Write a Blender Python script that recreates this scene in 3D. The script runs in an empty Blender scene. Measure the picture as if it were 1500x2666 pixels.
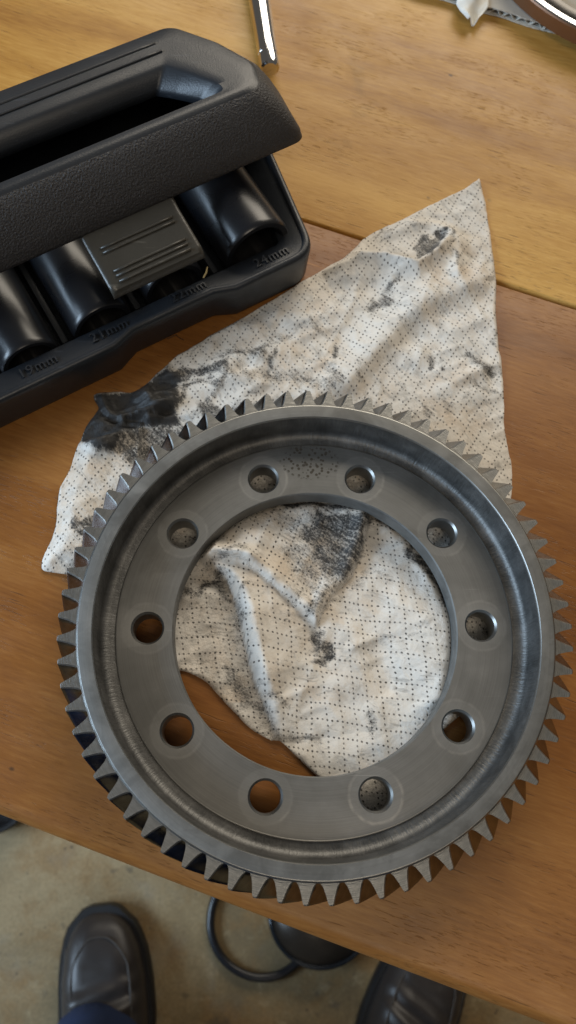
import bpy, bmesh, math, random
import numpy as np
from mathutils import Vector, Matrix, noise

random.seed(7)
S = 0.001                      # everything below is written in millimetres
scene = bpy.context.scene
COL = scene.collection

# ------------------------------------------------------------------ camera
cam_d = bpy.data.cameras.new('camera'); cam = bpy.data.objects.new('camera', cam_d); COL.objects.link(cam)
cam_d.sensor_fit = 'VERTICAL'; cam_d.sensor_height = 24.0; cam_d.lens = 18.4816
cam_d.clip_start = 0.01; cam_d.clip_end = 60
R = Matrix(((0.99875234, 0.0, -0.04993762), (-0.01647857, 0.94398682, -0.32957146), (0.04714045, 0.32998316, 0.94280904)))
cam.matrix_world = Matrix.Translation(Vector((-28.75, -64.46, 351.0)) * S) @ R.to_4x4()
cam_d.dof.use_dof = True; cam_d.dof.focus_distance = 0.335; cam_d.dof.aperture_fstop = 8.5
scene.camera = cam

# ------------------------------------------------------------------ light
world = bpy.data.worlds.new('World'); scene.world = world; world.use_nodes = True
bg = world.node_tree.nodes['Background']
bg.inputs['Color'].default_value = (1.0, 0.93, 0.83, 1); bg.inputs['Strength'].default_value = 0.085

def area(name, loc, target, sx, sy, power, color, spread=180):
    d = bpy.data.lights.new(name, 'AREA'); d.shape = 'RECTANGLE'; d.size = sx; d.size_y = sy
    d.energy = power; d.color = color; d.spread = math.radians(spread)
    o = bpy.data.objects.new(name, d); COL.objects.link(o); o.location = loc
    o.rotation_euler = (Vector(target) - Vector(loc)).to_track_quat('-Z', 'Y').to_euler()
    return o
area('window_daylight', (-2.4, -0.35, 0.95), (0, 0.0, 0), 1.4, 1.0, 74, (0.60, 0.79, 1.0))
area('ceiling_lamp', (0.3, -1.2, 2.3), (0, 0.0, 0), 1.2, 0.8, 12, (1.0, 0.86, 0.68))
area('door_daylight', (0.9, 3.2, 2.2), (0, 0.1, 0), 3.2, 1.8, 112, (1.0, 0.90, 0.75))

vs = scene.view_settings
vs.view_transform = 'Standard'; vs.look = 'None'; vs.gamma = 1.0; vs.exposure = 0.12; vs.use_curve_mapping = False
scene.cycles.max_bounces = 8

# ------------------------------------------------------------------ helpers
def link(o, parent=None):
    COL.objects.link(o)
    if parent is not None: o.parent = parent
    return o
def tag(o, label=None, cat=None, group=None, kind=None):
    for k, v in (('label', label), ('category', cat), ('group', group), ('kind', kind)):
        if v: o[k] = v
    return o
def empty(name, loc=(0, 0, 0), rz=0.0):
    o = bpy.data.objects.new(name, None); COL.objects.link(o); o.empty_display_size = 0.02
    o.location = Vector(loc) * S; o.rotation_euler = (0, 0, rz); return o
def mesh_obj(name, verts, faces, mats, parent=None, smooth=None, fmat=None):
    me = bpy.data.meshes.new(name)
    me.from_pydata([(x * S, y * S, z * S) for x, y, z in verts], [], faces)
    me.validate(); me.update()
    bm = bmesh.new(); bm.from_mesh(me); bmesh.ops.recalc_face_normals(bm, faces=bm.faces); bm.to_mesh(me); bm.free()
    for m in (mats if isinstance(mats, (list, tuple)) else [mats]): me.materials.append(m)
    if fmat is not None and len(fmat) == len(me.polygons):
        me.polygons.foreach_set('material_index', fmat)
    if smooth is not None:
        me.shade_smooth()
        if smooth < 180: me.set_sharp_from_angle(angle=math.radians(smooth))
    return link(bpy.data.objects.new(name, me), parent)
def lathe(prof, seg=96, closed=True, a0=0.0):
    n = len(prof); V = []; F = []; FS = []
    for i in range(seg):
        a = a0 + 2 * math.pi * i / seg; c, s = math.cos(a), math.sin(a)
        V += [(r * c, r * s, z) for r, z in prof]
    for i in range(seg):
        j = (i + 1) % seg
        for k in range(n if closed else n - 1):
            l = (k + 1) % n
            F.append((i * n + k, j * n + k, j * n + l, i * n + l)); FS.append(k)
    return V, F, FS
def box(x0, x1, y0, y1, z0, z1, b=0.6):
    """a box with chamfered edges"""
    bm = bmesh.new(); bmesh.ops.create_cube(bm, size=1)
    for v in bm.verts:
        v.co = ((x0 if v.co.x < 0 else x1), (y0 if v.co.y < 0 else y1), (z0 if v.co.z < 0 else z1))
    if b: bmesh.ops.bevel(bm, geom=bm.edges[:], offset=b, segments=2, affect='EDGES', profile=0.6)
    bm.verts.index_update()
    V = [tuple(v.co) for v in bm.verts]; F = [tuple(v.index for v in f.verts) for f in bm.faces]; bm.free()
    return V, F
def tube(path, rad, seg=10, closed=False):
    P = [Vector(p) for p in path]; n = len(P); V = []; F = []
    up = Vector((0, 0, 1))
    for i, p in enumerate(P):
        if closed: t = P[(i + 1) % n] - P[i - 1]
        else: t = P[min(i + 1, n - 1)] - P[max(i - 1, 0)]
        t.normalize(); s = t.cross(up)
        if s.length < 1e-4: s = t.cross(Vector((0, 1, 0)))
        s.normalize(); u = s.cross(t)
        r = rad[i] if isinstance(rad, (list, tuple)) else rad
        for k in range(seg):
            a = 2 * math.pi * k / seg; V.append(tuple(p + s * (r * math.cos(a)) + u * (r * math.sin(a))))
    for i in range(n if closed else n - 1):
        j = (i + 1) % n
        for k in range(seg):
            l = (k + 1) % seg; F.append((i * seg + k, i * seg + l, j * seg + l, j * seg + k))
    if not closed:
        F.append(tuple(range(seg))); F.append(tuple(range((n - 1) * seg, n * seg)))
    return V, F
def loft(rings, cap0=True, cap1=True):
    n = len(rings[0]); V = [p for r in rings for p in r]; F = []
    for i in range(len(rings) - 1):
        for k in range(n):
            l = (k + 1) % n
            F.append((i * n + k, i * n + l, (i + 1) * n + l, (i + 1) * n + k))
    if cap0: F.append(tuple(range(n)))
    if cap1: F.append(tuple(range((len(rings) - 1) * n, len(rings) * n)))
    return V, F
def catmull(P, sub=6, closed=False):
    n = len(P); out = []
    rng = range(n) if closed else range(n - 1)
    for i in rng:
        g = (lambda k: P[k % n]) if closed else (lambda k: P[min(max(k, 0), n - 1)])
        p0, p1, p2, p3 = (np.array(g(i + k), float) for k in (-1, 0, 1, 2))
        for s in range(sub):
            t = s / sub
            out.append(tuple(0.5 * (2 * p1 + (p2 - p0) * t + (2 * p0 - 5 * p1 + 4 * p2 - p3) * t * t + (3 * p1 - p0 - 3 * p2 + p3) * t ** 3)))
    if not closed: out.append(tuple(P[-1]))
    return out
def round_poly(P, rad, nc=7, ne=1):
    """fillet every corner of a 2-D polygon; constant vertex count for lofting"""
    n = len(P); pts = []; ends = []
    for i in range(n):
        p = np.array(P[i], float); a = np.array(P[i - 1], float) - p; b = np.array(P[(i + 1) % n], float) - p
        la, lb = np.linalg.norm(a), np.linalg.norm(b); a /= la; b /= lb
        r = rad[i] if isinstance(rad, (list, tuple)) else rad
        ang = math.acos(max(-1, min(1, float(a @ b)))); d = min(r / math.tan(ang / 2), 0.45 * la, 0.45 * lb)
        q0, q1 = p + a * d, p + b * d
        ends.append([tuple((1 - t) ** 2 * q0 + 2 * t * (1 - t) * p + t * t * q1) for t in (k / nc for k in range(nc + 1))])
    for i in range(n):
        pts += ends[i]
        q0 = np.array(ends[i][-1]); q1 = np.array(ends[(i + 1) % n][0])
        for k in range(1, ne): pts.append(tuple(q0 + (q1 - q0) * k / ne))
    return pts

# ------------------------------------------------------------------ node helpers
class NT:
    def __init__(self, name):
        self.m = bpy.data.materials.new(name); self.m.use_nodes = True
        self.t = self.m.node_tree; self.t.nodes.clear()
        self.out = self.t.nodes.new('ShaderNodeOutputMaterial'); self.b = self.t.nodes.new('ShaderNodeBsdfPrincipled')
        self.t.links.new(self.b.outputs[0], self.out.inputs[0])
    def n(self, typ, ins=None, **kw):
        nd = self.t.nodes.new('ShaderNode' + typ)
        for k, v in kw.items(): setattr(nd, k, v)
        for k, v in (ins or {}).items(): self.set(nd.inputs[k], v)
        return nd
    def set(self, sock, v):
        if isinstance(v, bpy.types.NodeSocket): self.t.links.new(v, sock)
        elif isinstance(v, bpy.types.Node): self.t.links.new(v.outputs[0], sock)
        else:
            if sock.type == 'RGBA' and not hasattr(v, '__len__'): v = (v, v, v, 1)
            elif sock.type == 'RGBA' and len(v) == 3: v = (*v, 1)
            sock.default_value = v
    def math(self, op, a, b=None, c=None, clamp=False):
        nd = self.t.nodes.new('ShaderNodeMath'); nd.operation = op; nd.use_clamp = clamp
        for i, v in enumerate((a, b, c)):
            if v is not None: self.set(nd.inputs[i], v)
        return nd.outputs[0]
    def mix(self, f, a, b, typ='MIX'):
        nd = self.t.nodes.new('ShaderNodeMix'); nd.data_type = 'RGBA'; nd.blend_type = typ
        self.set(nd.inputs[0], f); self.set(nd.inputs[6], a); self.set(nd.inputs[7], b); return nd.outputs[2]
    def ramp(self, f, stops, interp='LINEAR'):
        nd = self.t.nodes.new('ShaderNodeValToRGB'); self.set(nd.inputs[0], f); cr = nd.color_ramp; cr.interpolation = interp
        while len(cr.elements) < len(stops): cr.elements.new(0.5)
        for e, (p, c) in zip(cr.elements, stops):
            e.position = p; e.color = (c, c, c, 1) if not hasattr(c, '__len__') else (*c, 1)
        return nd.outputs[0]
    def smooth(self, x, lo, hi):
        nd = self.n('MapRange', {0: x, 1: lo, 2: hi, 3: 0.0, 4: 1.0}, interpolation_type='SMOOTHSTEP'); return nd.outputs[0]
    def coord(self, which='Object'): return self.n('TexCoord').outputs[which]
    def mapv(self, v, scale=(1, 1, 1), loc=(0, 0, 0), rot=(0, 0, 0)):
        return self.n('Mapping', {'Vector': v, 'Scale': scale, 'Location': loc, 'Rotation': rot}).outputs[0]
    def noise(self, v, sc, det=3, rough=0.55, dist=0.0):
        return self.n('TexNoise', {'Vector': v, 'Scale': sc, 'Detail': det, 'Roughness': rough, 'Distortion': dist}).outputs[0]
    def bump(self, h, strength=0.3, dist=0.0005, normal=None):
        ins = {'Height': h, 'Strength': strength, 'Distance': dist}
        if normal is not None: ins['Normal'] = normal
        return self.n('Bump', ins).outputs[0]
    def bsdf(self, **kw):
        for k, v in kw.items(): self.set(self.b.inputs[k.replace('_', ' ')], v)
        return self.m

def simple(name, col, rough, metal=0.0, nscale=900, namp=0.25, bump=0.0, spec=0.5, coat=0.0):
    t = NT(name); co = t.coord()
    nz = t.noise(co, nscale, 4, 0.6); lo = t.noise(co, nscale * 0.07, 3, 0.6)
    k = t.math('ADD', t.math('MULTIPLY', nz, 0.5), t.math('MULTIPLY', lo, 0.5))
    c = t.mix(k, tuple(x * (1 - namp) for x in col), tuple(min(1, x * (1 + namp)) for x in col))
    rr = t.math('ADD', t.math('MULTIPLY', lo, 0.16), rough - 0.08)
    t.bsdf(Base_Color=c, Roughness=rr, Metallic=metal, Specular_IOR_Level=spec, Coat_Weight=coat)
    if bump: t.bsdf(Normal=t.bump(nz, bump, 0.0003))
    return t.m

# ------------------------------------------------------------------ materials
def wood_material(name, dark, mid, light, seed, streak, spec=0.34):
    t = NT(name); co = t.coord(); co = t.mapv(co, loc=(seed, seed * 0.37, 0))
    wv = t.n('TexNoise', {'Vector': t.mapv(co, (2.5, 9, 5)), 'Scale': 2.0, 'Detail': 2.0}).outputs['Color']
    cow = t.n('VectorMath', {0: co, 1: t.n('VectorMath', {0: wv, 1: (0.0, 0.012, 0.0)}, operation='MULTIPLY')}, operation='ADD').outputs[0]
    band = t.noise(t.mapv(cow, (1.5, 12, 6)), 1.6, 4, 0.55, 0.5)            # broad natural figure
    patch = t.noise(t.mapv(co, (6, 11, 6)), 2.0, 4, 0.6, 0.4)               # uneven colour of old varnish
    fine = t.noise(t.mapv(cow, (30, 300, 60)), 2.2, 4, 0.7, 0.2)            # fibre
    k = t.math('ADD', t.math('MULTIPLY', band, streak), t.math('ADD', t.math('MULTIPLY', patch, 0.72 - streak), t.math('MULTIPLY', fine, 0.28)))
    c = t.ramp(k, [(0.36, dark), (0.50, mid), (0.64, light)])
    por = t.noise(t.mapv(cow, (75, 700, 200)), 2.0, 2, 0.5)                 # short dark pores along the grain
    gate = t.noise(t.mapv(co, (9, 40, 20)), 1.9, 3, 0.6)
    pm = t.math('MULTIPLY', t.smooth(por, 0.58, 0.68), t.smooth(gate, 0.46, 0.64))
    c = t.mix(t.math('MULTIPLY', pm, 0.36), c, tuple(x * 0.30 for x in dark))
    lp = t.math('MULTIPLY', t.smooth(t.noise(t.mapv(cow, (26, 420, 90)), 2.0, 1, 0.5), 0.69, 0.76), 0.5)
    c = t.mix(lp, c, tuple(x * 0.35 for x in dark))
    sp = t.n('TexVoronoi', {'Vector': t.mapv(co, (30, 44, 36)), 'Scale': 1.0, 'Randomness': 1.0}).outputs['Distance']
    spm = t.math('MULTIPLY', t.math('SUBTRACT', 1.0, t.smooth(sp, 0.02, 0.06)), t.smooth(t.noise(co, 31, 1), 0.50, 0.56))
    c = t.mix(t.math('MULTIPLY', spm, 0.8), c, (0.04, 0.024, 0.014))
    smudge = t.noise(t.mapv(co, (8, 15, 9)), 2.0, 5, 0.65, 0.6)
    c = t.mix(t.math('MULTIPLY', t.smooth(smudge, 0.58, 0.74), 0.34), c, tuple(x * 0.42 for x in mid))
    # pale scratches in the varnish, a few at odd angles
    scr = t.n('TexNoise', {'Vector': t.mapv(co, (8, 900, 8), rot=(0, 0, 0.9)), 'Scale': 1.0, 'Detail': 1.0}).outputs[0]
    scm = t.math('MULTIPLY', t.smooth(scr, 0.73, 0.78), t.smooth(t.noise(co, 14, 2), 0.56, 0.64))
    c = t.mix(t.math('MULTIPLY', scm, 0.4), c, tuple(min(1, x * 1.9) for x in light))
    h = t.math('SUBTRACT', t.math('MULTIPLY', fine, 0.35), t.math('ADD', t.math('MULTIPLY', pm, 0.9), lp))
    ro = t.math('ADD', 0.24, t.math('MULTIPLY', t.noise(t.mapv(co, (14, 26, 20)), 3, 5, 0.65), 0.34))
    t.bsdf(Base_Color=c, Roughness=ro, Specular_IOR_Level=spec, Normal=t.bump(h, 0.4, 0.0004))
    return t.m
M = {}
M['wood_near'] = wood_material('oiled_wood_brown', (0.155, 0.056, 0.013), (0.255, 0.104, 0.025), (0.365, 0.172, 0.048), 0.31, 0.44)
M['wood_far'] = wood_material('oiled_wood_tan', (0.270, 0.115, 0.020), (0.435, 0.222, 0.046), (0.60, 0.350, 0.098), 2.77, 0.60, 0.30)
M['wood_under'] = simple('raw_wood', (0.16, 0.08, 0.03), 0.7, nscale=300)

def concrete():
    t = NT('stained_concrete'); co = t.coord()
    a = t.noise(co, 4.2, 5, 0.6, 0.3); b = t.noise(co, 17, 5, 0.65, 0.2); g = t.noise(co, 260, 3, 0.7)
    c = t.ramp(a, [(0.30, (0.075, 0.056, 0.030)), (0.50, (0.230, 0.168, 0.082)), (0.70, (0.44, 0.34, 0.19))])
    c = t.mix(t.math('MULTIPLY', t.smooth(b, 0.45, 0.66), 0.6), c, (0.27, 0.155, 0.052))
    c = t.mix(t.math('MULTIPLY', t.smooth(t.noise(co, 9, 4, 0.6), 0.55, 0.75), 0.45), c, (0.30, 0.29, 0.25))
    c = t.mix(t.math('MULTIPLY', t.smooth(t.noise(t.mapv(co, loc=(3, 1, 0)), 26, 3, 0.5), 0.64, 0.72), 0.55), c, (0.075, 0.065, 0.05))
    pit = t.n('TexVoronoi', {'Vector': co, 'Scale': 70.0}).outputs['Distance']
    c = t.mix(t.math('MULTIPLY', t.math('SUBTRACT', 1.0, t.smooth(pit, 0.06, 0.17)), t.math('MULTIPLY', t.smooth(t.noise(co, 22, 2), 0.48, 0.60), 0.75)), c, (0.05, 0.04, 0.03))
    spl = t.noise(co, 44, 5, 0.72, 0.5); c = t.mix(t.math('MULTIPLY', t.smooth(spl, 0.54, 0.70), 0.5), c, (0.42, 0.34, 0.20))
    c = t.mix(0.35, c, t.ramp(g, [(0.3, 0.04), (0.7, 0.5)]), 'OVERLAY')
    t.bsdf(Base_Color=c, Roughness=0.72, Normal=t.bump(g, 0.25, 0.0008)); return t.m
M['concrete'] = concrete()

def steel_web():
    t = NT('machined_steel_web'); co = t.coord(); s = t.n('SeparateXYZ', {0: co}); x, y = s.outputs[0], s.outputs[1]
    r = t.math('SQRT', t.math('ADD', t.math('MULTIPLY', x, x), t.math('MULTIPLY', y, y)))
    ang = t.math('ARCTAN2', y, x)
    st = math.radians(36)
    wr = t.math('SUBTRACT', t.math('FLOORED_MODULO', t.math('ADD', ang, st / 2), st), st / 2)
    px = t.math('SUBTRACT', t.math('MULTIPLY', r, t.math('COSINE', wr)), 0.0714); py = t.math('MULTIPLY', r, t.math('SINE', wr))
    d = t.math('SQRT', t.math('ADD', t.math('MULTIPLY', px, px), t.math('MULTIPLY', py, py)))
    wob = t.math('MULTIPLY', t.math('SUBTRACT', t.noise(co, 160, 2), 0.5), 0.0010)
    d = t.math('ADD', d, wob)
    disc = t.math('SUBTRACT', 1.0, t.smooth(d, 0.0104, 0.0112))
    edge = t.math('MULTIPLY', t.smooth(d, 0.0098, 0.0106), t.math('SUBTRACT', 1.0, t.smooth(d, 0.0109, 0.0117)))
    # turning marks: thin arcs round the axis
    cv = t.n('CombineXYZ', {0: t.math('MULTIPLY', r, 2600.0), 1: t.math('MULTIPLY', ang, 1.6), 2: 0.0})
    tm = t.noise(cv, 1.0, 3, 0.6)
    lo = t.noise(co, 34, 5, 0.6, 0.3); fi = t.noise(co, 900, 3, 0.7)
    c = t.ramp(lo, [(0.30, (0.165, 0.165, 0.157)), (0.55, (0.210, 0.209, 0.201)), (0.78, (0.268, 0.265, 0.255))])
    c = t.mix(0.22, c, t.ramp(tm, [(0.3, 0.12), (0.7, 0.55)]), 'OVERLAY')
    wearn = t.math('MULTIPLY', t.smooth(t.noise(co, 240, 3), 0.30, 0.62), t.smooth(t.noise(co, 28, 2), 0.34, 0.62))
    c = t.mix(t.math('MULTIPLY', disc, 0.10), c, (0.44, 0.44, 0.43))
    c = t.mix(t.math('MULTIPLY', t.math('MULTIPLY', edge, wearn), 0.17), c, (0.60, 0.59, 0.57))
    oil = t.noise(t.mapv(co, loc=(0.3, 0.1, 0)), 21, 5, 0.65, 0.8)
    c = t.mix(t.math('MULTIPLY', t.smooth(oil, 0.50, 0.70), 0.42), c, (0.105, 0.098, 0.086))
    scv = t.noise(t.mapv(co, (30, 2600, 30), rot=(0, 0, 0.6)), 1.0, 1); scg = t.noise(co, 45, 2)
    c = t.mix(t.math('MULTIPLY', t.math('MULTIPLY', t.smooth(scv, 0.72, 0.78), t.smooth(scg, 0.52, 0.62)), 0.35), c, (0.5, 0.5, 0.48))
    # rust freckles between the two far holes
    dx = t.math('ADD', x, 0.0005); dy = t.math('SUBTRACT', y, 0.0765)
    rr = t.math('ADD', t.math('MULTIPLY', t.math('MULTIPLY', dx, dx), 0.45), t.math('MULTIPLY', dy, dy))
    zone = t.math('SUBTRACT', 1.0, t.smooth(t.math('SQRT', rr), 0.0035, 0.0125))
    vor = t.n('TexVoronoi', {'Vector': co, 'Scale': 560.0}).outputs['Distance']
    fr = t.math('MULTIPLY', t.math('SUBTRACT', 1.0, t.smooth(vor, 0.30, 0.46)), t.smooth(t.math('ADD', zone, t.math('MULTIPLY', t.noise(co, 420, 2), 0.6)), 0.50, 0.85))
    c = t.mix(t.math('MULTIPLY', fr, 0.95), c, (0.040, 0.030, 0.020))
    met = t.math('SUBTRACT', 0.80, t.math('MULTIPLY', fr, 0.6))
    ro = t.math('ADD', 0.48, t.math('ADD', t.math('MULTIPLY', lo, 0.14), t.math('MULTIPLY', t.math('MULTIPLY', edge, wearn), -0.10)))
    h = t.math('ADD', t.math('MULTIPLY', tm, 0.6), t.math('MULTIPLY', fi, 0.3))
    t.bsdf(Base_Color=c, Metallic=met, Roughness=ro, Normal=t.bump(h, 0.10, 0.0002)); return t.m
def steel_rim():
    t = NT('machined_steel_rim'); co = t.coord(); s = t.n('SeparateXYZ', {0: co}); x, y = s.outputs[0], s.outputs[1]
    r = t.math('SQRT', t.math('ADD', t.math('MULTIPLY', x, x), t.math('MULTIPLY', y, y))); ang = t.math('ARCTAN2', y, x)
    tm = t.noise(t.n('CombineXYZ', {0: t.math('MULTIPLY', r, 3200.0), 1: t.math('MULTIPLY', ang, 2.0), 2: 0.0}), 1.0, 3, 0.6)
    lo = t.noise(co, 62, 5, 0.65, 0.6); fi = t.noise(co, 1100, 3, 0.7)
    c = t.ramp(lo, [(0.32, (0.155, 0.155, 0.149)), (0.52, (0.208, 0.208, 0.200)), (0.74, (0.268, 0.265, 0.255))])
    c = t.mix(0.2, c, t.ramp(tm, [(0.3, 0.15), (0.7, 0.55)]), 'OVERLAY')
    oil = t.noise(t.mapv(co, loc=(0.1, 0.7, 0)), 38, 5, 0.65, 0.8); c = t.mix(t.math('MULTIPLY', t.smooth(oil, 0.50, 0.66), 0.45), c, (0.095, 0.094, 0.09))
    ro = t.math('ADD', 0.60, t.math('MULTIPLY', lo, 0.2))
    t.bsdf(Base_Color=c, Metallic=0.80, Roughness=ro, Normal=t.bump(t.math('ADD', tm, t.math('MULTIPLY', fi, 0.4)), 0.10, 0.0002)); return t.m
def steel_groove():
    t = NT('chattered_steel_groove'); co = t.coord(); s = t.n('SeparateXYZ', {0: co}); x, y = s.outputs[0], s.outputs[1]
    r = t.math('SQRT', t.math('ADD', t.math('MULTIPLY', x, x), t.math('MULTIPLY', y, y))); ang = t.math('ARCTAN2', y, x)
    ch = t.noise(t.n('CombineXYZ', {0: t.math('MULTIPLY', r, 260.0), 1: t.math('MULTIPLY', ang, 95.0), 2: t.math('MULTIPLY', s.outputs[2], 120.0)}), 1.0, 3, 0.65)
    lo = t.noise(co, 90, 4, 0.6); fi = t.noise(co, 1500, 2, 0.7)
    c = t.ramp(t.math('ADD', t.math('MULTIPLY', lo, 0.75), t.math('MULTIPLY', ch, 0.25)), [(0.36, (0.10, 0.10, 0.098)), (0.55, (0.155, 0.154, 0.150)), (0.75, (0.225, 0.222, 0.215))])
    t.bsdf(Base_Color=c, Metallic=0.85, Roughness=t.math('ADD', 0.40, t.math('MULTIPLY', lo, 0.24)), Normal=t.bump(t.math('ADD', ch, t.math('MULTIPLY', fi, 0.25)), 0.45, 0.0007)); return t.m
def steel_tooth():
    t = NT('ground_steel_tooth'); co = t.coord(); s = t.n('SeparateXYZ', {0: co})
    ln = t.noise(t.mapv(co, (2600, 160, 160)), 1.0, 2, 0.6); lo = t.noise(co, 150, 3)
    c = t.ramp(t.math('ADD', t.math('MULTIPLY', ln, 0.5), t.math('MULTIPLY', lo, 0.5)), [(0.35, (0.19, 0.19, 0.182)), (0.65, (0.33, 0.326, 0.31))])
    t.bsdf(Base_Color=c, Metallic=0.9, Roughness=0.42, Normal=t.bump(ln, 0.45, 0.0003)); return t.m
def steel_flank():
    t = NT('polished_tooth_flank'); co = t.coord(); lo = t.noise(co, 220, 3)
    c = t.ramp(lo, [(0.35, (0.17, 0.17, 0.17)), (0.7, (0.28, 0.28, 0.275))])
    t.bsdf(Base_Color=c, Metallic=1.0, Roughness=t.math('ADD', 0.14, t.math('MULTIPLY', lo, 0.14))); return t.m
M['web'] = steel_web(); M['rim'] = steel_rim(); M['groove'] = steel_groove(); M['tooth'] = steel_tooth(); M['flank'] = steel_flank()
M['bright'] = simple('bright_edge_steel', (0.30, 0.30, 0.29), 0.40, 1.0, 700, 0.2)
M['dark_steel'] = simple('dark_bore_steel', (0.10, 0.095, 0.09), 0.35, 0.9, 400, 0.3)
M['chrome'] = simple('chrome', (0.72, 0.72, 0.73), 0.10, 1.0, 300, 0.05)
M['black_oxide'] = simple('black_oxide_steel', (0.010, 0.011, 0.014), 0.29, 0.0, 500, 0.3, 0.03, 0.5)
M['socket_hollow'] = simple('socket_hollow', (0.008, 0.008, 0.009), 0.5, 0.0, 500, 0.2)

def plastic(name, col, rough, grain, gscale):
    t = NT(name); co = t.coord()
    g = t.n('TexVoronoi', {'Vector': co, 'Scale': gscale, 'Randomness': 1.0}, feature='SMOOTH_F1').outputs['Distance']
    nz = t.noise(co, gscale * 1.3, 3, 0.6); lo = t.noise(co, 40, 4, 0.6)
    sc = t.noise(t.mapv(co, (40, 500, 500)), 1.0, 2, 0.5)
    c = t.mix(lo, tuple(x * 0.8 for x in col), tuple(x * 1.25 for x in col))
    c = t.mix(t.math('MULTIPLY', t.smooth(sc, 0.66, 0.74), 0.35), c, tuple(min(1, x * 3.2) for x in col))
    t.bsdf(Base_Color=c, Roughness=t.math('ADD', rough - 0.07, t.math('MULTIPLY', lo, 0.14)), Specular_IOR_Level=0.5,
           Normal=t.bump(t.math('ADD', g, nz), grain, 0.0005))
    return t.m
M['plastic'] = plastic('black_case_plastic', (0.016, 0.019, 0.024), 0.38, 0.12, 1500)
M['plastic_grain'] = plastic('grained_case_plastic', (0.032, 0.031, 0.033), 0.52, 0.9, 1100)
M['plastic_latch'] = plastic('charcoal_latch_plastic', (0.046, 0.043, 0.036), 0.34, 0.10, 900)

def rag_material():
    t = NT('grimy_dotted_shop_cloth')
    uv = t.n('Attribute', attribute_name='cloth_uv').outputs['Vector']; stain_and_shade = t.n('Attribute', attribute_name='stain_and_shade').outputs['Fac']
    tan = t.n('Attribute', attribute_name='tan').outputs['Fac']
    co = t.coord()
    s = t.n('SeparateXYZ', {0: uv}); u0, v0 = s.outputs[0], s.outputs[1]        # millimetres on the cloth
    P = 6.5
    def lattice(u, v):
        uu = t.math('ADD', u, t.math('MULTIPLY', t.math('SINE', t.math('MULTIPLY', v, 2 * math.pi / P)), 0.0))
        a = t.math('SUBTRACT', t.math('FLOORED_MODULO', t.math('ADD', uu, P / 2), P), P / 2)
        b = t.math('SUBTRACT', t.math('FLOORED_MODULO', t.math('ADD', v, P / 6), P / 3), P / 6)
        a = t.math('DIVIDE', a, 0.42); b = t.math('DIVIDE', b, 0.49)
        return t.math('ADD', t.math('MULTIPLY', a, a), t.math('MULTIPLY', b, b))
    jit = t.n('TexNoise', {'Vector': uv, 'Scale': 0.045, 'Detail': 2.0}); jc = t.n('SeparateXYZ', {0: jit.outputs['Color']})
    u = t.math('ADD', u0, t.math('MULTIPLY', jc.outputs[0], 5.0)); v = t.math('ADD', v0, t.math('MULTIPLY', jc.outputs[1], 5.0))
    us = t.math('ADD', u, t.math('MULTIPLY', v, 0.22))
    d = t.math('MINIMUM', lattice(us, v), lattice(v, us))
    dots = t.math('SUBTRACT', 1.0, t.smooth(d, 0.62, 1.25))
    ink = t.math('ADD', 0.64, t.math('MULTIPLY', t.smooth(t.noise(uv, 0.25, 2, 0.6), 0.3, 0.7), 0.4))
    base = t.mix(t.noise(uv, 0.05, 4, 0.6), (0.62, 0.58, 0.52), (0.78, 0.755, 0.71))
    base = t.mix(t.math('MULTIPLY', t.math('MULTIPLY', tan, 0.6), t.smooth(t.noise(uv, 0.09, 4, 0.6), 0.38, 0.66)), base, (0.55, 0.41, 0.27))
    # general greyness rubbed into the weave
    gr = t.math('MULTIPLY', t.smooth(t.noise(uv, 0.11, 5, 0.68, 0.8), 0.47, 0.70), 0.46)
    base = t.mix(gr, base, (0.33, 0.31, 0.28))
    sm = t.n('TexNoise', {'Vector': t.mapv(uv, (0.5, 1.5, 1), rot=(0, 0, 0.8)), 'Scale': 0.19, 'Detail': 5.0, 'Roughness': 0.7, 'Distortion': 0.8}).outputs[0]
    base = t.mix(t.math('MULTIPLY', t.smooth(sm, 0.55, 0.70), 0.55), base, (0.20, 0.19, 0.175))
    c = t.mix(t.math('MULTIPLY', dots, ink), base, (0.085, 0.078, 0.070))
    sp = t.noise(uv, 1.0, 5, 0.8); sp2 = t.noise(t.mapv(uv, (0.4, 1.3, 1), rot=(0, 0, 0.5)), 0.30, 5, 0.72, 0.9)
    k = t.math('ADD', stain_and_shade, t.math('MULTIPLY', t.math('SUBTRACT', t.math('ADD', t.math('MULTIPLY', sp, 0.55), t.math('MULTIPLY', sp2, 0.45)), 0.5), 2.6))
    k = t.math('MULTIPLY', t.smooth(k, 0.22, 0.92), t.smooth(stain_and_shade, 0.02, 0.30))
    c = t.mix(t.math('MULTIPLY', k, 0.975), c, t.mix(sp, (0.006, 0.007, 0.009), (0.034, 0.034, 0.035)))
    em = t.n('TexVoronoi', {'Vector': t.mapv(uv, (1.25, 1.25, 0.0)), 'Scale': 1.0}).outputs['Distance']
    h = t.math('ADD', t.math('MULTIPLY', em, 0.6), t.math('MULTIPLY', t.noise(uv, 2.4, 3, 0.7), 0.5))
    h2 = t.noise(uv, 0.22, 4, 0.6, 0.5)
    nb = t.bump(h2, 0.35, 0.0016); nb = t.bump(h, 0.40, 0.00028, nb)
    t.bsdf(Base_Color=c, Roughness=t.math('SUBTRACT', 0.88, t.math('MULTIPLY', k, 0.34)), Specular_IOR_Level=0.32, Normal=nb)
    return t.m
M['rag'] = rag_material()
M['tissue'] = simple('white_tissue', (0.72, 0.71, 0.66), 0.9, 0, 400, 0.15, 0.1)
M['card'] = simple('grey_white_cardboard', (0.42, 0.39, 0.34), 0.85, 0, 300, 0.2, 0.1)
M['card_edge'] = simple('cardboard_liner_edge', (0.52, 0.49, 0.43), 0.9, 0, 500, 0.2, 0.1)
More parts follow.
